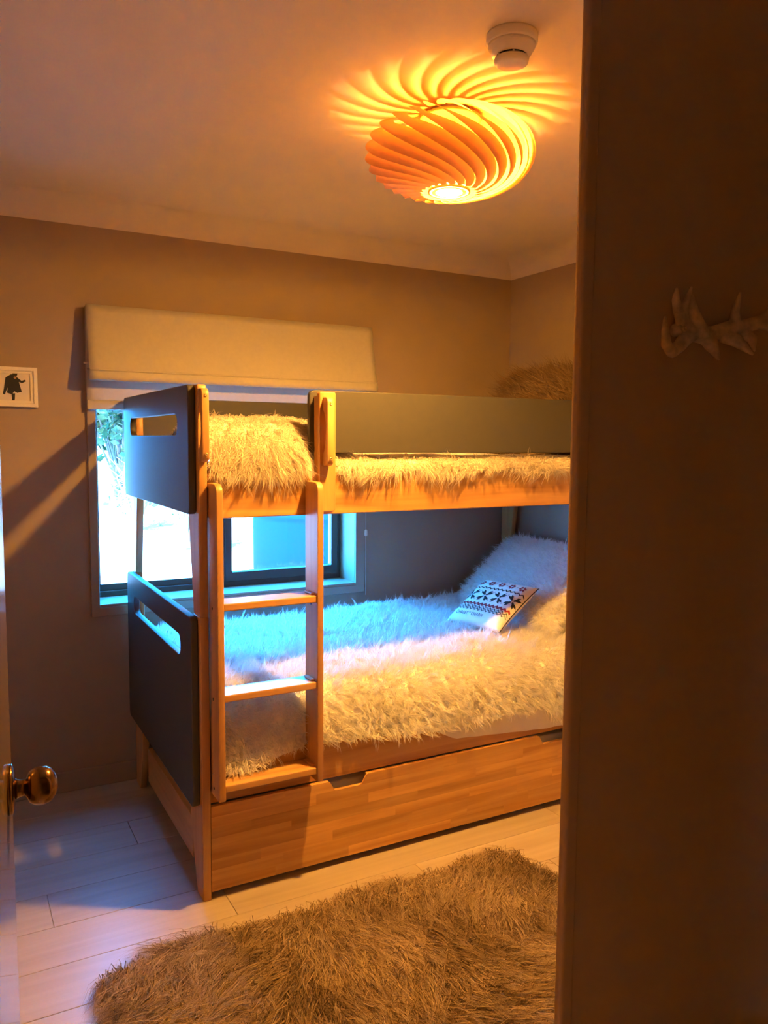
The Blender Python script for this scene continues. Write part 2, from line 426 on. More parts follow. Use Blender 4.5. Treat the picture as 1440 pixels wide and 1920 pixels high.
A2 = math.radians(-8)
d2l = (.7740, .8584, 0)
door2 = struct(bpy.data.objects.new('door_2', None), 'matt brown door standing ajar with an antler hook'); COL.objects.link(door2)
door2.location = d2l; door2.rotation_euler = (0, 0, A2)                     # local +x away from the rebated free edge, -y faces the hall
link('leaf', prism([[(.008, 0), (.735, 0), (.735, .046), (.028, .046), (.028, .0125), (0, .0115)]], 'xy', .006, 2.16, .0008), MW['door2'], door2)
link('lipping', box_me(.0205, .0222, -.0004, .002, .01, 2.155), MW['door2'], door2)
struct(link('trim_5', boxes_me([(OX0-.02, OX0, YF-.12, YF+.012, 0, OZ), (OX1, OX1+.02, YF-.12, YF+.012, 0, OZ), (OX0-.02, OX1+.02, YF-.12, YF+.012, OZ, OZ+.03)]), MW['trim']), 'door lining of the wide opening')

# ------------------------------------------------------------------ bunk bed
BX0, BX1 = .632, 2.578; BC = (BX0+BX1)/2; BYC = 2.86
bl = (BC, BYC, 0)
bed = thing('bunk_bed', 'oak bunk bed with slate grey end panels and guard boards', 'bunk bed', bl)
def end_panel(x0, x1, zlo, zhi, s0, s1):
    return link('end_panel', prism([rrect(2.37, 3.342, zlo, zhi, .022), rrect(2.50, 3.215, s0, s1, .03)], 'yz', x0, x1, .0035), MW['grey'], bed, bl)
for x0, x1 in ((BX0, BX0+.023), (BX1-.023, BX1)):
    end_panel(x0, x1, 1.213, 1.60, 1.450, 1.516)
    end_panel(x0, x1, .298, .90, .752, .818)
upost = [(2.35, .9005), (2.42, .9005), (2.466, 1.2), (2.478, 1.40), (2.478, 1.593), (2.472, 1.60), (2.356, 1.60), (2.35, 1.594)]
lpost = [(2.352, 0), (2.418, 0), (2.455, .11), (2.488, .24), (2.49, .42), (2.42, .8995), (2.35, .8995), (2.35, .3)]
mir = lambda pts: [(5.696-a, b) for a, b in pts][::-1]
posts = []
for x0, x1 in ((BX0+.0232, BX0+.050), (BX1-.050, BX1-.0232)):
    for f in (lambda p: p, mir):
        posts.append(link('upper_post', prism([f(upost)], 'yz', x0, x1, .003), MW['wz'], bed, bl))
        link('leg', prism([f(lpost)], 'yz', x0, x1, .003), MW['wz'], bed, bl)
xi0, xi1 = BX0+.0505, BX1-.0505
link('rail', box_me(xi0, xi1, 2.378, 2.400, 1.197, 1.335, .003), MW['wx'], bed, bl)
link('rail', box_me(xi0, xi1, 3.320, 3.342, 1.197, 1.335, .003), MW['wx'], bed, bl)
link('rail', box_me(xi0, xi1, 2.374, 2.396, .302, .445, .003), MW['wx'], bed, bl)
link('rail', box_me(xi0, xi1, 3.320, 3.342, .302, .445, .003), MW['wx'], bed, bl)
link('end_rail', box_me(xi0-.02, xi0-.001, 2.50, 3.22, .31, .44, .003), MW['wy'], bed, bl)
link('end_rail', box_me(xi1+.001, xi1+.02, 2.50, 3.22, .31, .44, .003), MW['wy'], bed, bl)
slat = None
for zt in (1.225, .325):
    for k in range(12):
        xs = .78 + k*.148
        if slat is None: slat = link('slat', box_me(xs, xs+.07, 2.402, 3.318, zt-.018, zt, .002), MW['wy'], bed, bl); sx, sz = xs, zt
        else:
            s_ = slat.copy(); COL.objects.link(s_); s_.parent = bed; s_.location = (xs-sx, 0, zt-sz)
# guard boards
link('guard_board', prism([rrect(1.036, xi1, 1.397, 1.60, (.0, .02, .02, .0))], 'xz', 2.402, 2.422, .003), MW['grey'], bed, bl)
link('guard_board', prism([rrect(xi0, xi1, 1.397, 1.60, .0)], 'xz', 3.300, 3.318, .003), MW['grey'], bed, bl)
gp = link('guard_post', prism([rrect(1.050, 1.108, 1.207, 1.592, (.008, .008, .012, .012))], 'xz', 2.354, 2.3775, .003), MW['wz'], bed, bl)
link('guard_spacer', box_me(1.052, 1.104, 2.3778, 2.4018, 1.337, 1.58, .001), MW['wz'], bed, bl)

def grip(parent, x0, x1, z0, z1, yb, d=.036):
    prof = []
    out = yb-d
    prof += [(yb, z0), (yb, z0+.040)]
    for k in range(13):
        t = k/12; prof.append((yb - .022*math.sin(math.pi*t)**.6, z0+.040 + (z1-z0-.080)*t))
    prof += [(yb, z1-.040), (yb, z1)]
    prof += [(out+.016, z1), (out+.004, z1-.006), (out, z1-.018), (out, z0+.018), (out+.004, z0+.006), (out+.016, z0)]
    g = link('grip_handle', prism([prof], 'yz', x0, x1, .0025), MW['wz'], parent, bl)
    for zz in (z0+.022, z1-.022):
        link('screw', lathe([(0, 0), (.0052, 0), (.0046, -.002), (.0022, -.0032), (.0018, -.0018), (0, -.0018)], 14, 1, ((x0+x1)/2+.001, out+.0003, zz)), MW['screw'], g, bl)
grip(gp, 1.062, 1.084, 1.357, 1.575, 2.354)
grip(posts[0], .658, .680, 1.372, 1.588, 2.350)
# bolts where the rails meet the posts
for zz in (1.24, 1.30): link('bolt', lathe([(0, 0), (.006, 0), (.006, .003), (0, .003)], 12, 0, (BX1-.0505, 3.29, zz), -1), MW['darkmetal'], bed, bl)
link('bolt', lathe([(0, 0), (.005, 0), (.005, .002), (0, .002)], 12, 0, (BX1-.0505, 3.333, .935), -1), MW['darkmetal'], bed, bl)

# ------------------------------------------------------------------ ladder
ll = (.857, 2.32, .345)
lad = thing('ladder', 'oak bunk ladder with three flat rungs leaning on bed front', 'ladder', ll)
for xs in (.686, 1.008):
    pr_ = rrect(2.272, 2.3725, .345, 1.308, (.004, .028, .006, .004))
    st = link('stile', prism([pr_], 'yz', xs, xs+.020, .002), MW['wz'], lad, ll)
    for zr in (.94, .66, .38):
        link('bolt', lathe([(0, 0), (.0045, 0), (.0045, .0012), (0, .0012)], 12, 0, (xs if xs < .8 else xs, 2.325, zr-.022 if xs > .8 else zr-.008), -1), MW['darkmetal'], st, ll)
for zr in (.951, .673, .392):
    rg_ = link('rung', box_me(.7062, 1.0078, 2.278, 2.366, zr-.022, zr, .003), MW['wx'], lad, ll)
    link('rung_bracket', box_me(.9945, 1.0078, 2.295, 2.35, zr+.0002, zr+.006, .001), MW['wx'], rg_, ll)

# ------------------------------------------------------------------ trundle drawer with a staved front
tl = (1.61, 2.75, .0)
DX0, DX1, DZ0, DZ1, DY0, DY1 = .6835, 2.5265, .024, .300, 2.3535, 2.371
dr = thing('trundle_bed', 'low staved oak trundle drawer under the bunk bed', 'trundle bed', tl)
dfront = link('drawer_front', boxes_me([(DX0+.002, 1.086, DY0+.004, DY1, DZ0+.001, DZ1-.001), (1.23, 1.98, DY0+.004, DY1, DZ0+.001, DZ1-.001), (2.124, DX1-.002, DY0+.004, DY1, DZ0+.001, DZ1-.001),
        (1.086, 1.23, DY0+.004, DY1, DZ0+.001, DZ1-.036), (1.98, 2.124, DY0+.004, DY1, DZ0+.001, DZ1-.036)]), MW['stave'], dr, tl)
nrow = 8; rh = (DZ1-DZ0)/nrow
def scurve(xa, xb, zt, zb, n=8):
    """smooth step outline from (xa, zt) down to (xb, zb)"""
    return [(xa+(xb-xa)*t, zt+(zb-zt)*(t*t*(3-2*t))) for t in [k/n for k in range(n+1)]]
for r in range(nrow):
    z0, z1 = DZ0+r*rh, DZ0+(r+1)*rh
    cuts = [DX0]; x = DX0 + R_.uniform(.12, .4)
    while x < DX1-.12: cuts.append(x); x += R_.uniform(.22, .52)
    cuts.append(DX1)
    segs = list(zip(cuts, cuts[1:]))
    if r == nrow-1:
        segs = [(DX0, .93), (.93, 'a'), ('b', 1.60), (1.60, 'c'), ('d', DX1)]
        ends = {'a': 1.098, 'b': 1.218, 'c': 1.992, 'd': 2.112}
        for a, b in segs:
            if isinstance(b, str): lp = [(a, z0), ] + scurve(ends[b]-.014, ends[b]+.014, z1, z0)[::-1] + [(a, z1)]
            elif isinstance(a, str): lp = scurve(ends[a]+.014, ends[a]-.014, z1, z0) + [(b, z0), (b, z1)]
            else: lp = rrect(a, b, z0, z1, 0)
            link('stave', prism([lp], 'xz', DY0, DY0+.006, .0002), MW['stave'], dfront, tl)
    else:
        for a, b in segs:
            link('stave', box_me(a, b, DY0+R_.uniform(0, .0003), DY0+.006, z0, z1), MW['stave'], dfront, tl)
link('side_board', box_me(.664, .6825, 2.50, 3.16, .072, .210, .002), MW['wy'], dr, tl)
link('side_board', box_me(2.5275, 2.546, 2.50, 3.16, .072, .210, .002), MW['wy'], dr, tl)
link('back_board', box_me(.684, 2.526, 3.12, 3.135, .072, .210, .002), MW['wx'], dr, tl)
link('base_board', box_me(.684, 2.526, 2.372, 3.119, .072, .084), MW['wx'], dr, tl)
for cx in (.80, 2.40):
    for cy in (2.45, 3.05):
        w = link('castor', lathe([(0, -.012), (.03, -.012), (.034, -.008), (.034, .008), (.03, .012), (0, .012)], 20, 0, (cx, cy, .0345)), MW['darkmetal'], dr, tl)
        link('castor_fork', prism([[(cx-.018, .03), (cx-.014, .03), (cx-.014, .0705), (cx+.014, .0705), (cx+.014, .03), (cx+.018, .03), (cx+.018, .0718), (cx-.018, .0718)]], 'xz', cy-.012, cy+.012, .0004), MW['darkmetal'], w, tl)

def mattress(name, x0, x1, y0, y1, z0, z1, label):
    bm = bmesh.new(); bm_box(bm, x0, x1, y0, y1, z0, z1)
    bmesh.ops.subdivide_edges(bm, edges=bm.edges[:], cuts=14, use_grid_fill=True)
    bmesh.ops.bevel(bm, geom=[e for e in bm.edges if len(e.link_faces) == 2 and e.calc_face_angle() > 1], offset=.03, segments=3, affect='EDGES')
    c = Vector(((x0+x1)/2, (y0+y1)/2, z0))
    me = bpy.data.meshes.new('m'); bm.to_mesh(me); bm.free(); smooth(me)
    o = link(name, me, MW['sheet'], None, c); o.location = c
    return tag(o, label, 'mattress')
mattress('trundle_mattress', .6835, 2.5265, 2.375, 3.118, .0845, .268, 'white mattress lying in the trundle drawer')
mattress('mattress', .69, 2.52, 2.40, 3.315, .326, .545, 'white mattress on the lower bunk under the shaggy blanket')
mattress('mattress', .69, 2.52, 2.404, 3.296, 1.226, 1.348, 'white mattress on the upper bunk under the long fur throw')

# ------------------------------------------------------------------ lower blanket
def profile_surface(xs, prof_fn, m):
    P = np.zeros((len(xs), m, 3))
    for i, x in enumerate(xs):
        q = np.array(prof_fn(x)); d = np.concatenate([[0], np.cumsum(np.linalg.norm(np.diff(q, axis=0), axis=1))]); d /= d[-1]
        t = np.linspace(0, 1, m)
        # smooth the polyline a little
        yy = np.interp(t, d, q[:, 0]); zz = np.interp(t, d, q[:, 1])
        for _ in range(3):
            yy[1:-1] = .25*yy[:-2]+.5*yy[1:-1]+.25*yy[2:]; zz[1:-1] = .25*zz[:-2]+.5*zz[1:-1]+.25*zz[2:]
        P[i, :, 0] = x; P[i, :, 1] = yy; P[i, :, 2] = zz
    return P
HX = [.68, .75, .82, .89, 1.0, 1.24, 1.45, 1.57, 1.73, 1.93, 1.99, 2.07, 2.5]
HZ = [.40, .395, .40, .415, .435, .425, .40, .40, .405, .41, .42, .355, .35]
def duvet_prof(x):
    hz = np.interp(x, HX, HZ); f = max(0, min(1, (.90-x)/.06)); yo = -.02*f
    lift = .02*math.exp(-((x-2.05)/.25)**2)
    return [(3.295, .585), (3.29, .64+lift), (3.22, .665+lift), (3.1, .645), (2.9, .632), (2.7, .635), (2.55, .632), (2.46, .612), (2.40, .57), (2.375, .51), (2.364, .46), (2.360+yo, hz+.02), (2.360+yo, hz)]
xs = np.linspace(.70, 2.505, 130)
P = profile_surface(xs, duvet_prof, 80)
for x_st in (.696, 1.018):
    w_ = np.clip((.034-np.abs(P[:, :, 0]-x_st))/.018, 0, 1)
    P[:, :, 1] = np.where(P[:, :, 1] < 2.3732, P[:, :, 1]+w_*(2.3732-P[:, :, 1]), P[:, :, 1])
nz = vnoise(P, 3, 3, 9)
P[:, 4:60, 2] += (.010*nz + .004*vnoise(P, 9, 2, 30))[:, 4:60]
ql = (BC, 2.85, .45)
duvet = thing('shaggy_blanket', 'cream shaggy blanket spread over the lower bunk', 'blanket', ql)
me = grid_me(P)
# rolled underside for thickness
bm = bmesh.new(); bm.from_mesh(me); bmesh.ops.recalc_face_normals(bm, faces=bm.faces[:]); bm.to_mesh(me); bm.free()
if me.polygons[5000].normal.z < 0: me.flip_normals()
db = link('blanket_cloth', me, MW['furbody'], duvet, ql)
def comb_duvet(P, N, rg):
    c = rg.normal(size=P.shape)*.55; c[:, 2] -= .5*(P[:, 1] < 2.45); c[:, 1] -= .25
    c += .5*np.stack([vnoise(P, 21, 2, 18), vnoise(P, 22, 2, 18), np.zeros(len(P))], 1)
    return c
fur('shaggy_fur', db.data, duvet, MW['fur_shag'], 5, 26000, 5, .030, .0018, comb_duvet, .0042, conv=.75, bend=.45, lift=.95, stray=.18, off=ql, tintnoise=.3, keep=lambda c, n: ~((c[:, 1] < 2.385) & ((c[:, 0] < .714) | (np.abs(c[:, 0]-1.018) < .020))))
# the white lining that shows below the hem towards the head end
lp_x = np.linspace(1.46, 2.5, 50); LP = np.zeros((50, 8, 3))
for i, x in enumerate(lp_x):
    zb = np.interp(x, [1.46, 1.6, 2.03, 2.5], [.42, .352, .318, .318])
    for j in range(8): LP[i, j] = (x, 2.3705 - .003*math.sin(j/7*3.1) - .0015*math.sin(x*60), .50+(zb-.50)*j/7)
link('lining', grid_me(LP), MW['sheet'], duvet, ql)

# ------------------------------------------------------------------ upper throw
def throw_prof(x):
    f = 1/(1+math.exp((x-1.16)/.035)); g = 1 if x < 1.035 else 0
    g = 1/(1+math.exp((x-1.028)/.008))
    top = 1.385 + .118*f
    front = [(2.445, 1.371+.097*g), (2.415, 1.371+.069*g), (2.388, 1.371+.037*g), (2.370, 1.358), (2.366, 1.330 - .01*math.sin(x*17))]
    return [(3.29, 1.375), (3.20, 1.388), (3.0, 1.39+.02*f), (2.80, 1.39+.07*f), (2.65, top+.0*f), (2.53, top+.008*f), (2.47, 1.385+.098*f*(.3+.7*g))] + front
xs = np.linspace(.70, 2.505, 200)
P = profile_surface(xs, throw_prof, 70)
P[:, 4:50, 2] += .007*vnoise(P, 13, 3, 11)[:, 4:50]
w_ = np.clip((.052-np.abs(P[:, :, 0]-1.079))/.018, 0, 1)
P[:, :, 1] = np.where(P[:, :, 1] < 2.4035, P[:, :, 1]+w_*(2.4035-P[:, :, 1]), P[:, :, 1])
ul = (BC, 2.85, 1.36)
throw = thing('fur_throw', 'cream long haired fur throw covering the upper bunk', 'fur throw', ul)
me = grid_me(P); 
if me.polygons[6000].normal.z < 0: me.flip_normals()
tb = link('throw_cloth', me, MW['furbody'], throw, ul)
def comb_throw(P, N, rg):
    c = rg.normal(size=P.shape)*.35; c[:, 2] -= .60; c[:, 1] -= .12
    c += .55*np.stack([vnoise(P, 31, 2, 12), 0*P[:, 0], vnoise(P, 33, 2, 12)*.6], 1)
    return c
fur('long_fur', tb.data, throw, MW['fur_long'], 6, 11000, 8, .042, .0011, comb_throw, .005, conv=.7, bend=.8, lift=.38, stray=.16, off=ul, tintnoise=.3, keep=lambda c, n: ((c[:, 1] < 2.455) & ~((np.abs(c[:, 0]-1.074) < .058) & (c[:, 1] < 2.43))) | ((c[:, 0] < 1.016) & (c[:, 1] < 2.8)) | ((c[:, 0] < 1.2) & (c[:, 1] > 2.46) & (c[:, 1] < 2.8)))

# ------------------------------------------------------------------ pillows and cushions
def pillow_me(w, h, t, n=34, pw=4, sharp=.55):
    """pillow lying in its local xy plane"""
    u = np.linspace(-1, 1, n); U, V = np.meshgrid(u, u, indexing='ij')
    pinch = 1 - .07*(1-np.abs(V)**2)*np.abs(U)**6
    pinch2 = 1 - .07*(1-np.abs(U)**2)*np.abs(V)**6
    X = U*w/2*pinch; Y = V*h/2*pinch2
    Z = t/2*np.clip((1-np.abs(U)**pw)*(1-np.abs(V)**pw), 0, 1)**sharp
    top = np.stack([X, Y, Z], -1); bot = np.stack([X, Y, -Z], -1)
    idx = np.arange(n*n).reshape(n, n); f = []
    for i in range(n-1):
        for j in range(n-1):
            f.append((idx[i, j], idx[i+1, j], idx[i+1, j+1], idx[i, j+1]))
            f.append(tuple(n*n+k for k in (idx[i, j], idx[i, j+1], idx[i+1, j+1], idx[i+1, j])))
    bm = bmesh.new(); vs = [bm.verts.new(p) for p in np.concatenate([top.reshape(-1, 3), bot.reshape(-1, 3)]).tolist()]
    for q in f:
        bm.faces.new([vs[int(k)] for k in q])
    bmesh.ops.remove_doubles(bm, verts=bm.verts[:], dist=1e-5); bmesh.ops.recalc_face_normals(bm, faces=bm.faces[:])
    if bm.calc_volume(signed=True) < 0: bmesh.ops.reverse_faces(bm, faces=bm.faces[:])
    me = bpy.data.meshes.new('m'); bm.to_mesh(me); bm.free(); smooth(me); return me

def frame_matrix(c, ex, ey):
    ex = Vector(ex).normalized(); ey = Vector(ey); ey = (ey - ex*ey.dot(ex)).normalized(); ez = ex.cross(ey)
    return Matrix.Translation(c) @ Matrix((ex, ey, ez)).transposed().to_4x4()

def soft_thing(name, label, cat, M, w, h, t, bodymat):
    base = M @ Vector((0, -h/2, 0))
    th = thing(name, label, cat, base)
    me = pillow_me(w, h, t); me.transform(M)
    b = link('cover', me, bodymat, th, base)
    return th, b, base

# big white pillow leaning on the head end (local y is up the slope)
M = frame_matrix((2.345, 2.875, .794), (0, -1, 0), (.75, 0, .66))
pil, pb, pbase = soft_thing('fluffy_pillow', 'white fluffy pillow leaning on the lower bunk head end', 'pillow', M, .70, .46, .16, MW['furbody'])
def comb_pil(P, N, rg):
    c = rg.normal(size=P.shape)*.5; c[:, 2] -= .35
    return c
fur('fluffy_fur', pb.data, pil, MW['fur_shag'], 8, 9000, 6, .030, .0016, comb_pil, .004, conv=.7, bend=.4, lift=.9, stray=.2, off=pbase, tintnoise=.2)

# brown fur cushion on the upper bunk
M = frame_matrix((2.36, 2.83, 1.565), (.10, -1, 0), (.55, 0, .72))
bc, bb, bbase = soft_thing('fur_cushion', 'tawny brown long fur cushion on the upper bunk', 'cushion', M, .62, .46, .15, MW['brownbody'])
def comb_br(P, N, rg):
    c = rg.normal(size=P.shape)*.45; c[:, 0] -= .5; c[:, 2] += .15; c[:, 1] += .3
    return c
fur('tawny_fur', bb.data, bc, MW['fur_brown'], 11, 5500, 7, .055, .0013, comb_br, .006, conv=.75, bend=.6, lift=.6, stray=.18, off=bbase, tintnoise=.6)

# small patterned cushion
BLc, BRc = Vector((1.885, 2.811, .672)), Vector((1.939, 2.545, .664)); TLc, TRc = Vector((2.10, 2.909, .800)), Vector((2.17, 2.64, .816))
cc = (BLc+BRc+TLc+TRc)/4 + Vector((-.005, 0, .006)); CW = ((BRc-BLc).length+(TRc-TLc).length)/2*1.08; CH = ((TLc-BLc).length+(TRc-BRc).length)/2*1.06; CT = .075
Mc = frame_matrix(cc, (BRc-BLc)+(TRc-TLc), (TLc-BLc)+(TRc-BRc))
cu_, cb, cbase = soft_thing('patterned_cushion', 'small white cushion printed with red and black nordic snowflakes', 'cushion', Mc, CW, CH, CT, MW['cushion'])
def on_cushion(u, v, lift=.0012):
    """u,v in -1..1 on the front of the patterned cushion"""
    pin = 1 - .07*(1-abs(v)**2)*abs(u)**6; pin2 = 1 - .07*(1-abs(u)**2)*abs(v)**6
    z = CT/2*max(0, (1-abs(u)**4)*(1-abs(v)**4))**.55
    return Vector((u*CW/2*pin, v*CH/2*pin2, z+lift))
def print_part(name, polys, m):
    """polys: list of uv polygons, subdivided onto the cushion"""
    bm = bmesh.new()
    for pl in polys: bm.faces.new([bm.verts.new((*p, 0)) for p in pl])
    bmesh.ops.triangulate(bm, faces=bm.faces[:])
    for _ in range(2):
        es = [e for e in bm.edges if e.calc_length() > .06]
        if es: bmesh.ops.subdivide_edges(bm, edges=es, cuts=1)
    bmesh.ops.triangulate(bm, faces=bm.faces[:])
    for v in bm.verts: v.co = Mc @ on_cushion(max(-.995, min(.995, v.co.x)), max(-.995, min(.995, v.co.y)))
    me = bpy.data.meshes.new('m'); bm.to_mesh(me); bm.free()
    if len(me.polygons) and me.polygons[0].normal.dot(Mc.to_3x3() @ Vector((0, 0, 1))) < 0: me.flip_normals()
    return link(name, me, m, cb, cbase)
def zig(v, amp, n, th, u0=-.97, u1=.97):
    out = []; st = [u0+(u1-u0)*k/(2*n) for k in range(2*n+1)]
    for k in range(2*n):
        a, b = st[k], st[k+1]; va = v+(amp if k % 2 else -amp); vb = v+(-amp if k % 2 else amp)
        out.append([(a, va-th), (b, vb-th), (b, vb+th), (a, va+th)])
    return out
def petals(cu, cv, r, n=6, w=.32, rot=0.0, asp=.85):
    out = []
    for k in range(n):
        a = rot+2*math.pi*k/n; d = (math.cos(a), math.sin(a)); p = (-d[1], d[0])
        q = [(.18, 0), (.55, w), (1, w*.55), (.85, 0), (1, -w*.55), (.55, -w)]
        out.append([(cu+r*asp*(d[0]*s+p[0]*t), cv+r*(d[1]*s+p[1]*t)) for s, t in q])
    return out
for k in range(5): print_part('red_snowflake', petals(-.74+k*.37, .66, .135, rot=.26), MW['red'])
for k in range(4): print_part('grey_dot', petals(-.555+k*.37, .66, .03, 6, .5), MW['greyink'])
print_part('zigzag_line', zig(.42, .035, 13, .022), MW['ink'])
def big_flake(cu, cv, r):
    out = []
    for sx in (-1, 1):
        for sy in (-1, 1):
            for sw in (0, 1):
                q = [(.06, .08), (.30, .08), (.62, .60), (.68, 1.0), (.34, .78)]       # a curved petal beside the axis
                q = [(b, a) if sw else (a, b) for a, b in q]
                out.append([(cu+sx*a*r*.92, cv+sy*b*r) for a, b in q])
    return out
for k in range(4): print_part('black_snowflake', big_flake(-.72+k*.50, .08, .24), MW['ink'])
for k in range(4):
    for sv in (.27, -.12): print_part('grey_dot', petals(-.47+k*.50, sv, .032, 6, .5), MW['greyink'])
print_part('red_zigzag', zig(-.30, .035, 14, .042), MW['red'])
print_part('zigzag_line', zig(-.42, .045, 14, .018), MW['ink'])
print_part('zigzag_line', zig(-.51, .045, 14, .018), MW['ink'])
# lettering along the lower edge
fc = bpy.data.curves.new('t', 'FONT'); fc.body = 'CHALET * CHARM'; fc.size = .2
to = bpy.data.objects.new('t', fc); COL.objects.link(to); dg = bpy.context.evaluated_depsgraph_get(); dg.update()
tm = bpy.data.meshes.new_from_object(to.evaluated_get(dg)); bpy.data.objects.remove(to)
xsv = [v.co.x for v in tm.vertices]; w0, w1 = min(xsv), max(xsv)
for v in tm.vertices:
    uu = -.72+(v.co.x-w0)/(w1-w0)*.98; vv = -.76+v.co.y/.15*.125
    v.co = Mc @ on_cushion(uu, vv)
tm.materials.clear()
link('lettering', tm, MW['ink'], cb, cbase)
# dark seam along the cushion's side
link('seam', tube_me([Mc @ Vector((CW/2*(1-.07*(1-t*t)), t*CH/2, 0)) for t in [(-1+k/10)*.98 for k in range(21)]], .0022, 6), MW['ink'], cb, cbase)

# ------------------------------------------------------------------ rug
def rug_me():
    n = 60; u = np.linspace(-1, 1, n); U, V = np.meshgrid(u, u, indexing='ij')
    # rounded rectangle outline with a wavy edge
    k = 1/np.maximum(1e-6, (np.abs(U)**16+np.abs(V)**16)**(1/16)); m_ = np.maximum(np.abs(U), np.abs(V))
    s = np.where(m_ > 0, m_*k, 1)
    X = 1.005+U*s*.695; Y = 1.63+V*s*.515
    X += .012*np.sin(Y*17)*np.abs(U)**3; Y += .012*np.sin(X*13)*np.abs(V)**3
    Z = .006+.012*np.clip((1-np.abs(U)**10)*(1-np.abs(V)**10), 0, 1)
    return np.stack([X, Y, Z], -1)
rl = (1.005, 1.63, 0)
rug = thing('shaggy_rug', 'shaggy brown fur rug on the floor before the bed', 'rug', rl)
me = grid_me(rug_me())
if me.polygons[1800].normal.z < 0: me.flip_normals()
rb = link('rug_backing', me, MW['rugbody'], rug, rl)
def comb_rug(P, N, rg):
    a = 1.1*vnoise(P, 41, 3, 7) - 1.9
    a2 = rg.normal(size=len(P))*.35
    c = np.stack([np.cos(a+a2), np.sin(a+a2), .1*rg.normal(size=len(P))], 1)
    return c*(.55+.35*rg.rand(len(P)))[:, None]
fur('rug_fur', rb.data, rug, MW['fur_rug'], 15, 6000, 28, .100, .0011, comb_rug, .0085, conv=.97, bend=.95, lift=.62, stray=.04, off=rl, zmin=.002, tintnoise=.35, keep=lambda c, n: c[:, 1] > 1.3)

# ------------------------------------------------------------------ ceiling lamp
LC = Vector((1.253, 1.929, 2.228)); LA, LB = .216, .106
lampl = (LC.x, LC.y, ZC)
lamp = thing('ceiling_lamp', 'round ceiling lamp of spiralling pine veneer strips', 'lamp', lampl)
link('ceiling_plate', lathe([(0, 0), (.055, 0), (.055, -.012), (.05, -.016), (0, -.016)], 32, 2, (LC.x, LC.y, ZC-.0002)), MW['plastic'], lamp, lampl)
link('stem', lathe([(.008, -.016), (.008, -.055), (.016, -.055), (.016, -.078), (0, -.078)], 16, 2, (LC.x, LC.y, ZC)), MW['plastic'], lamp, lampl)
NS = 22
tw = 2.15
def strip_me(k):
    th0 = 2*math.pi*k/NS; n = 30; W = .040
    pts, nor = [], []
    for i in range(n+1):
        t = i/n
        g = -1.30+2.56*t                                # latitude
        r = LA*math.cos(g)**.85 + .006; z = LB*math.sin(g)/math.sin(1.30)*.97
        a = th0 - tw*t - .25*math.sin(math.pi*t)
        pts.append(Vector((r*math.cos(a), r*math.sin(a), z)))
        nn = Vector((math.cos(g)*math.cos(a)/LA, math.cos(g)*math.sin(a)/LA, math.sin(g)/LB)).normalized(); nor.append(nn)
    P = np.zeros((n+1, 3, 3))
    for i in range(n+1):
        t = i/n
        d = (pts[min(i+1, n)]-pts[max(i-1, 0)]).normalized(); s = d.cross(nor[i]).normalized()
        tilt = -math.radians(36)*math.sin(math.pi*t)**.7
        wd = s*math.cos(tilt) + nor[i]*math.sin(tilt)
        w = W*(.42+.58*math.sin(math.pi*min(1, max(0, t)))**.6)
        for j in range(3): P[i, j] = pts[i]+wd*w*(j/2-.5)+LC
    return grid_me(P)
for k in range(NS): link('veneer_strip', strip_me(k), MW['veneer'], lamp, lampl)
def ring(name, r, z, m, h=.006, w=.01):
    return link(name, lathe([(r-w, -h/2), (r, -h/2), (r, h/2), (r-w, h/2), (r-w, -h/2)], 40, 2, (LC.x, LC.y, LC.z+z)), m, lamp, lampl)
ring('rim', .0585, -.099, MW['veneer']); ring('rim', .085, .092, MW['veneer'])
MW['diffuser'] = emit('lamp_diffuser', (1, .46, .075), 6000)
link('diffuser', lathe([(0, -.016), (.016, -.0145), (.032, -.010), (.044, -.004), (.048, 0), (.046, .003), (0, .003)], 32, 2, (LC.x, LC.y, LC.z-.094)), MW['diffuser'], lamp, lampl)
link('uplight_blocker', lathe([(0, .0045), (.047, .0045), (.049, .006), (.047, .0075), (0, .0075)], 32, 2, (LC.x, LC.y, LC.z-.094)), MW['plastic'], lamp, lampl)  # added opaque disc that blocks the diffuser's upward light inside the shade
MW['bulb'] = emit('bulb_glow', (1, .38, .03), 135)
link('bulb', lathe([(0, -.060), (.025, -.055), (.044, -.040), (.053, -.018), (.052, .004), (.042, .024), (.026, .040), (.016, .050), (.015, .058), (0, .058)], 28, 2, (LC.x, LC.y, LC.z-.012)), MW['bulb'], lamp, lampl)

# ------------------------------------------------------------------ smoke detector
sl = (1.145, 1.515, ZC)
sm = thing('smoke_detector', 'white round smoke detector on the ceiling beside the lamp', 'smoke detector', sl)
k_ = 1.13
def sd(prof): return [(r*k_, h*k_) for r, h in prof]
link('base', lathe(sd([(0, 0), (.050, 0), (.051, -.004), (.051, -.016), (.0475, -.020), (0, -.020)]), 40, 2, sl), MW['plastic'], sm, sl)
link('body', lathe(sd([(0, -.020), (.0475, -.020), (.046, -.026), (.0375, -.040), (0, -.040)]), 40, 2, sl), MW['plastic'], sm, sl)
link('vent_gap', lathe(sd([(0, -.040), (.030, -.040), (.030, -.045), (0, -.045)]), 32, 2, sl), MW['ink'], sm, sl)
link('cap', lathe(sd([(0, -.045), (.0335, -.045), (.0345, -.048), (.033, -.054), (.028, -.057), (0, -.0585)]), 40, 2, sl), MW['plastic'], sm, sl)
for k in range(6):
    a = k*math.pi/3; cx_, cy_ = sl[0]+.0345*math.cos(a), sl[1]+.0345*math.sin(a)
    link('vent_rib', box_me(cx_-.0015, cx_+.0015, cy_-.0015, cy_+.0015, ZC-.051, ZC-.045), MW['plastic'], sm, sl)

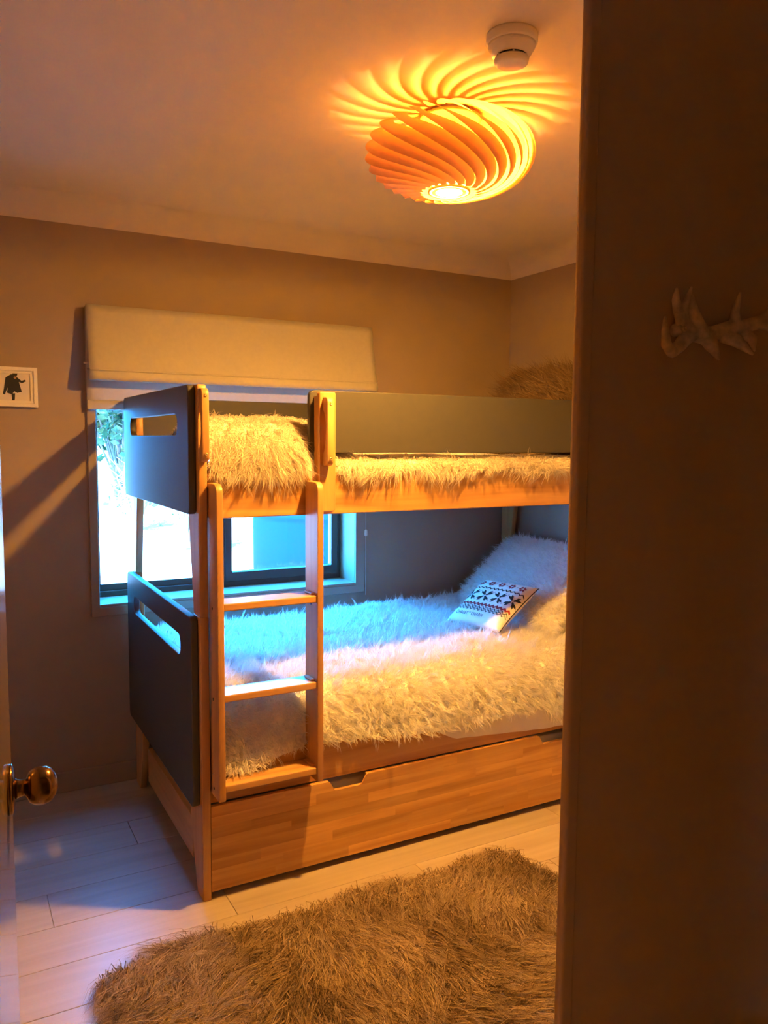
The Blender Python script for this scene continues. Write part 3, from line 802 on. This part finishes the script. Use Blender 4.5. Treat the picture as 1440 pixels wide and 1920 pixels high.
# ------------------------------------------------------------------ roman blind
rbl = (1.123, 3.36, 1.55)
rb_ = thing('roman_blind', 'folded cream roman blind hanging over the window', 'blind', rbl)
BX_0, BX_1 = .496, 1.752
def sheet(prof, name, th=.0025, seg=40, m=None):
    P = np.zeros((seg+1, len(prof), 3))
    for i in range(seg+1):
        x = BX_0+(BX_1-BX_0)*i/seg
        for j, (yy, zz) in enumerate(prof): P[i, j] = (x, yy+.0012*math.sin(x*9+zz*20), zz)
    me = grid_me(P); bm = bmesh.new(); bm.from_mesh(me); bmesh.ops.solidify(bm, geom=bm.faces[:], thickness=th); bm.to_mesh(me); bm.free(); smooth(me, True)
    return link(name, me, m or MW['blind'], rb_, rbl)
link('headrail', box_me(BX_0+.004, BX_1-.004, 3.340, 3.372, 1.920, 1.955, .003), MW['plastic'], rb_, rbl)
sheet([(3.358, 1.955), (3.358, 1.90), (3.358, 1.75), (3.358, 1.66), (3.358, 1.60), (3.358, 1.575)], 'back_fabric')
fold = [(3.336, 1.958), (3.331, 1.93)]
for k in range(1, 11):
    t = k/10; fold.append((3.331-.058*t**1.25, 1.93-.245*t))
for k in range(1, 9):
    a = math.pi*k/8; fold.append((3.285-.012*math.cos(a)+0*.01, 1.685-.016*math.sin(a)*1.3))
fold += [(3.315, 1.70), (3.352, 1.715)]
sheet(fold, 'front_fold')
sheet([(3.274, 1.705), (3.2725, 1.704), (3.272, 1.7015), (3.273, 1.699)], 'batten_seam', .001)
link('bottom_bar', box_me(BX_0, BX_1, 3.352, 3.366, 1.552, 1.590, .004), MW['blind'], rb_, rbl)
link('cord_cleat', tube_me([(BX_0-.010, 3.349, 1.733), (BX_0+.012, 3.349, 1.733)], .0035, 8), MW['plastic'], rb_, rbl)
cdl = (1.745, 3.368, .70)
cd = thing('blind_cord', 'thin white blind cord with a small toggle beside the window', 'cord', cdl)
link('cord', tube_me([(1.7435, 3.366, 1.92), (1.744, 3.367, 1.5), (1.744, 3.368, 1.1), (1.7445, 3.368, .70)], .0014, 6), MW['cord'], cd, cdl)
link('toggle', lathe([(0, .016), (.003, .016), (.0065, .012), (.0075, 0), (.0075, -.012), (.005, -.016), (0, -.016)], 16, 2, (1.744, 3.368, 1.00)), MW['cord'], cd, cdl)

# ------------------------------------------------------------------ picture on the back wall
pcl = (.232, 3.389, 1.556)
pc = thing('picture_frame', 'small white picture frame with a figure in a dark coat', 'picture', pcl)
link('frame', prism([rrect(.145, .319, 1.556, 1.706, 0), rrect(.159, .305, 1.570, 1.692, 0)], 'xz', 3.368, 3.389, .002), MW['white'], pc, pcl)
link('mat', prism([rrect(.158, .306, 1.569, 1.693, 0), rrect(.171, .293, 1.580, 1.682, 0)], 'xz', 3.374, 3.3765, .0008), MW['white'], pc, pcl)
prt = link('photo_print', box_me(.16, .304, 3.378, 3.380, 1.571, 1.691), MW['print'], pc, pcl)
def flat(name, poly, m, yy=3.3776):
    return link(name, prism([poly], 'xz', yy-.0003, yy+.0003, .0001), m, prt, pcl)
def pxp(u, v):   # point on the photo in frame pixels of a 200 x 160 sketch -> world
    return (.1975+u*.000263, 1.6845-v*.00031)
flat('printed_coat', [pxp(*p) for p in ((40, 60), (110, 20), (160, 20), (200, 60), (250, 95), (300, 80), (310, 100), (255, 125), (215, 110), (250, 230), (190, 245), (150, 225), (120, 265), (50, 245), (70, 180), (40, 230), (25, 270), (0, 260), (15, 190))], MW['ink'])
flat('printed_head', [pxp(165+34*math.cos(a), 10+38*math.sin(a)) for a in [k*math.pi/6 for k in range(12)]], MW['ink'], 3.3772)
flat('printed_face', [pxp(165+18*math.cos(a), 60+14*math.sin(a)) for a in [k*math.pi/5 for k in range(10)]], MW['skin'], 3.3768)
flat('printed_legs', [pxp(*p) for p in ((112, 255), (160, 250), (155, 320), (145, 355), (105, 355), (118, 315))], MW['ink'], 3.3772)

# ------------------------------------------------------------------ antler hook on the right-hand door
ahl = Vector(d2l) + Matrix.Rotation(A2, 3, 'Z') @ Vector((.21, 0, 1.60))
ah = thing('antler_hook', 'brown antler shaped coat hook on the ajar door', 'coat hook', ahl, A2)
def D(s, z, d): return (s-.21, -d, z-1.60)
segs = [
 ([D(.104,1.612,.050), D(.102,1.592,.054), D(.110,1.574,.048), D(.130,1.566,.036), D(.152,1.576,.024), D(.170,1.590,.016), D(.188,1.598,.013)], [.002,.0055,.0075,.0088,.0095,.011,.012]),
 ([D(.180,1.600,.013), D(.163,1.614,.016), D(.150,1.628,.021), D(.140,1.640,.028), D(.134,1.655,.036)], [.012,.010,.0075,.006,.002]),
 ([D(.168,1.612,.015), D(.160,1.630,.022), D(.162,1.659,.034)], [.010,.007,.002]),
 ([D(.166,1.650,.030), D(.174,1.628,.024), D(.192,1.606,.018), D(.211,1.588,.016)], [.002,.008,.0105,.011]),
 ([D(.178,1.625,.010), D(.190,1.612,.008), D(.205,1.60,.008)], [.006,.010,.011]),
 ([D(.209,1.595,.015), D(.212,1.580,.022), D(.217,1.558,.034)], [.013,.010,.002]),
 ([D(.180,1.598,.013), D(.202,1.595,.014), D(.226,1.601,.013), D(.250,1.609,.014), D(.281,1.613,.014), D(.306,1.620,.017), D(.330,1.614,.024), D(.358,1.606,.036), D(.38,1.615,.046), D(.388,1.64,.05)], [.012,.0125,.011,.0105,.0105,.0105,.0095,.008,.006,.002]),
 ([D(.262,1.608,.014), D(.254,1.632,.021), D(.252,1.658,.032)], [.010,.0062,.002]),
 ([D(.238,1.598,.013), D(.262,1.590,.019), D(.281,1.569,.032)], [.011,.010,.002]),
 ([D(.283,1.613,.014), D(.310,1.625,.019), D(.322,1.652,.030)], [.0105,.0075,.002]),
 ([D(.275,1.605,.013), D(.291,1.594,.019), D(.287,1.575,.028)], [.009,.008,.002]),
 ([D(.155,1.605,.006), D(.185,1.61,.006), D(.23,1.60,.006), D(.28,1.61,.006)], [.005,.0058,.0058,.005]),
]
bm = bmesh.new()
for p, r in segs: tube_bm(bm, p, r, 10)
am = bpy.data.meshes.new('m'); bm.to_mesh(am); bm.free()
ao = bpy.data.objects.new('a', am); COL.objects.link(ao)
md = ao.modifiers.new('r', 'REMESH'); md.mode = 'VOXEL'; md.voxel_size = .0016; md.use_smooth_shade = True
ms = ao.modifiers.new('s', 'SMOOTH'); ms.factor = .5; ms.iterations = 4
dg = bpy.context.evaluated_depsgraph_get(); dg.update()
am2 = bpy.data.meshes.new_from_object(ao.evaluated_get(dg)); bpy.data.objects.remove(ao)
an = link('antler', am2, MW['antler'], ah)
sc_ = link('screw', lathe([(0, 0), (.0048, 0), (.0042, -.002), (.002, -.003), (.0016, -.0016), (0, -.0016)], 16, 1), MW['screw'], ah); sc_.location = D(.163, 1.602, .0205)
link('screw_pad', lathe([(0, 0), (.0095, 0), (.0085, -.020), (0, -.020)], 16, 1), MW['antler'], ah).location = D(.164, 1.602, 0)

# ------------------------------------------------------------------ outside
gx = np.linspace(-14, 26, 60); gy = np.concatenate([[3.6], np.linspace(3.8, 30, 60)])
G = np.zeros((len(gx), len(gy), 3))
for i, x in enumerate(gx):
    for j, y in enumerate(gy): G[i, j] = (x, y, .30+.085*max(0, y-5.0)*(1 if y < 12 else 12/y) + .03*math.sin(x*1.7+y)*min(1, max(0, y-4)/3))
gm = grid_me(G)
if gm.polygons[100].normal.z < 0: gm.flip_normals()
struct(link('ground', gm, MW['ground']), 'sunlit pale gravel yard outside the window')
struct(link('wall_exterior', boxes_me([(-5, XL-.1, 3.50, 3.60, 0, 2.9), (XR+.1, 7, 3.50, 3.60, 0, 2.9), (XL-.1, XR+.1, 3.50, 3.60, 2.41, 2.9)]), MW['exterior']))
struct(link('roof', boxes_me([(-5, 7, -3, 3.95, 2.9, 3.0)]), MW['exterior']))

tkl = (2.86, 5.98, .36)
tk = thing('water_tank', 'bright blue ribbed plastic water tank outside the window', 'tank', tkl)
link('tank_body', lathe([(0, 0), (.70, 0), (.72, .03), (.72, .44)] + sum([[(.72, .47+k*.085), (.732, .485+k*.085), (.732, .50+k*.085), (.72, .515+k*.085)] for k in range(10)], []) + [(.70, 1.36), (.55, 1.48), (.25, 1.56), (0, 1.57)], 64, 2, tkl), MW['tank'], tk, tkl)
link('tank_lid', lathe([(0, 1.55), (.22, 1.55), (.22, 1.60), (0, 1.62)], 32, 2, tkl), MW['tank'], tk, tkl)
link('tank_outlet', tube_me([(2.76, 5.27, .48), (2.74, 5.19, .48)], .03, 12), MW['darkmetal'], tk, tkl)

def shrub(name, label, cat, loc, h, rx, ry, nst, nleaf, ls, lm, sm_, seed, group=None, droop=0.0):
    rg = random.Random(seed); th = thing(name, label, cat, loc, 0, group)
    bm = bmesh.new(); tips = []
    for k in range(nst):
        a = rg.uniform(0, 6.28); rr = rg.random()**.6
        end = Vector((rx*rr*math.cos(a), ry*rr*math.sin(a), h*rg.uniform(.55, 1.0)))
        mid = Vector((end.x*.35, end.y*.35, end.z*.55)) + Vector((rg.uniform(-.1, .1), rg.uniform(-.1, .1), 0))
        p0 = Vector((rg.uniform(-.1, .1)*rx, rg.uniform(-.1, .1)*ry, 0))
        end.z -= droop*rr*h
        tube_bm(bm, [p0, mid, (mid+end)/2+Vector((rg.uniform(-.08, .08), rg.uniform(-.08, .08), .05)), end], [.016, .011, .008, .003], 5)
        tips.append((mid, end))
        for q in range(3):
            e2 = mid.lerp(end, rg.uniform(.2, .9)); tube_bm(bm, [e2, e2+Vector((rg.gauss(0, .16), rg.gauss(0, .16), rg.gauss(.02, .16)))], [.006, .002], 4)
    me = bpy.data.meshes.new('m'); bm.to_mesh(me); bm.free(); link('stems', me, sm_, th)
    vs, fs = [], []
    for k in range(nleaf):
        m_, e_ = rg.choice(tips); c = m_.lerp(e_, rg.uniform(.1, 1.1)) + Vector((rg.gauss(0, .14), rg.gauss(0, .14), rg.gauss(0, .14)))
        if c.z < .02: c.z = .02
        d = Vector((rg.gauss(0, 1), rg.gauss(0, 1), rg.gauss(0, .6))).normalized(); s = d.cross(Vector((rg.gauss(0, 1), rg.gauss(0, 1), rg.gauss(0, 1)))).normalized()
        l_ = ls*rg.uniform(.6, 1.3); i = len(vs)
        vs += [c, c+d*l_*.5+s*l_*.3, c+d*l_, c+d*l_*.5-s*l_*.3]; fs.append((i, i+1, i+2, i+3))
    me = bpy.data.meshes.new('m'); me.from_pydata([tuple(v) for v in vs], [], fs)
    if nleaf:
        lo = link('foliage', me, lm, th); lo['kind'] = 'stuff'
    return th
def gz(x, y): return .30+.085*max(0, y-5.0)*(1 if y < 12 else 12/y)
shrub('hedge_bush', 'tall leafy green bush at the edge of the yard', 'bush', (1.75, 9.4, gz(1.75, 9.4)), 2.4, .75, .75, 34, 4200, .12, MW['leaf'], MW['bark'], 1)
shrub('hedge_bush', 'dark green bush behind the yard nearest the water tank', 'bush', (4.2, 9.8, gz(4.2, 9.8)), 2.3, .8, .8, 34, 3500, .13, MW['leaf'], MW['bark'], 2)
shrub('hedge_bush', 'sparse yellow green bush between the two dense bushes', 'bush', (2.95, 11.6, gz(2.95, 11.6)), 2.6, .7, .7, 30, 2600, .13, MW['leaf2'], MW['bark'], 3)
shrub('bramble', 'tangle of dry pale twigs beside the water tank', 'bush', (1.86, 7.05, gz(1.86, 7.05)), .95, .2, .25, 60, 60, .05, MW['leaf2'], MW['twig'], 4, droop=.3)
shrub('bramble', 'dry arching twigs in front of the tall leafy bush', 'bush', (1.62, 8.1, gz(1.62, 8.1)), .75, .25, .25, 30, 90, .07, MW['leaf2'], MW['twig'], 5, droop=.3)
shrub('bramble', 'low dark thicket behind the sunlit yard', 'bush', (2.95, 8.9, gz(2.95, 8.9)), .8, .45, .3, 40, 1500, .08, MW['leaf'], MW['twig'], 6, droop=.3)
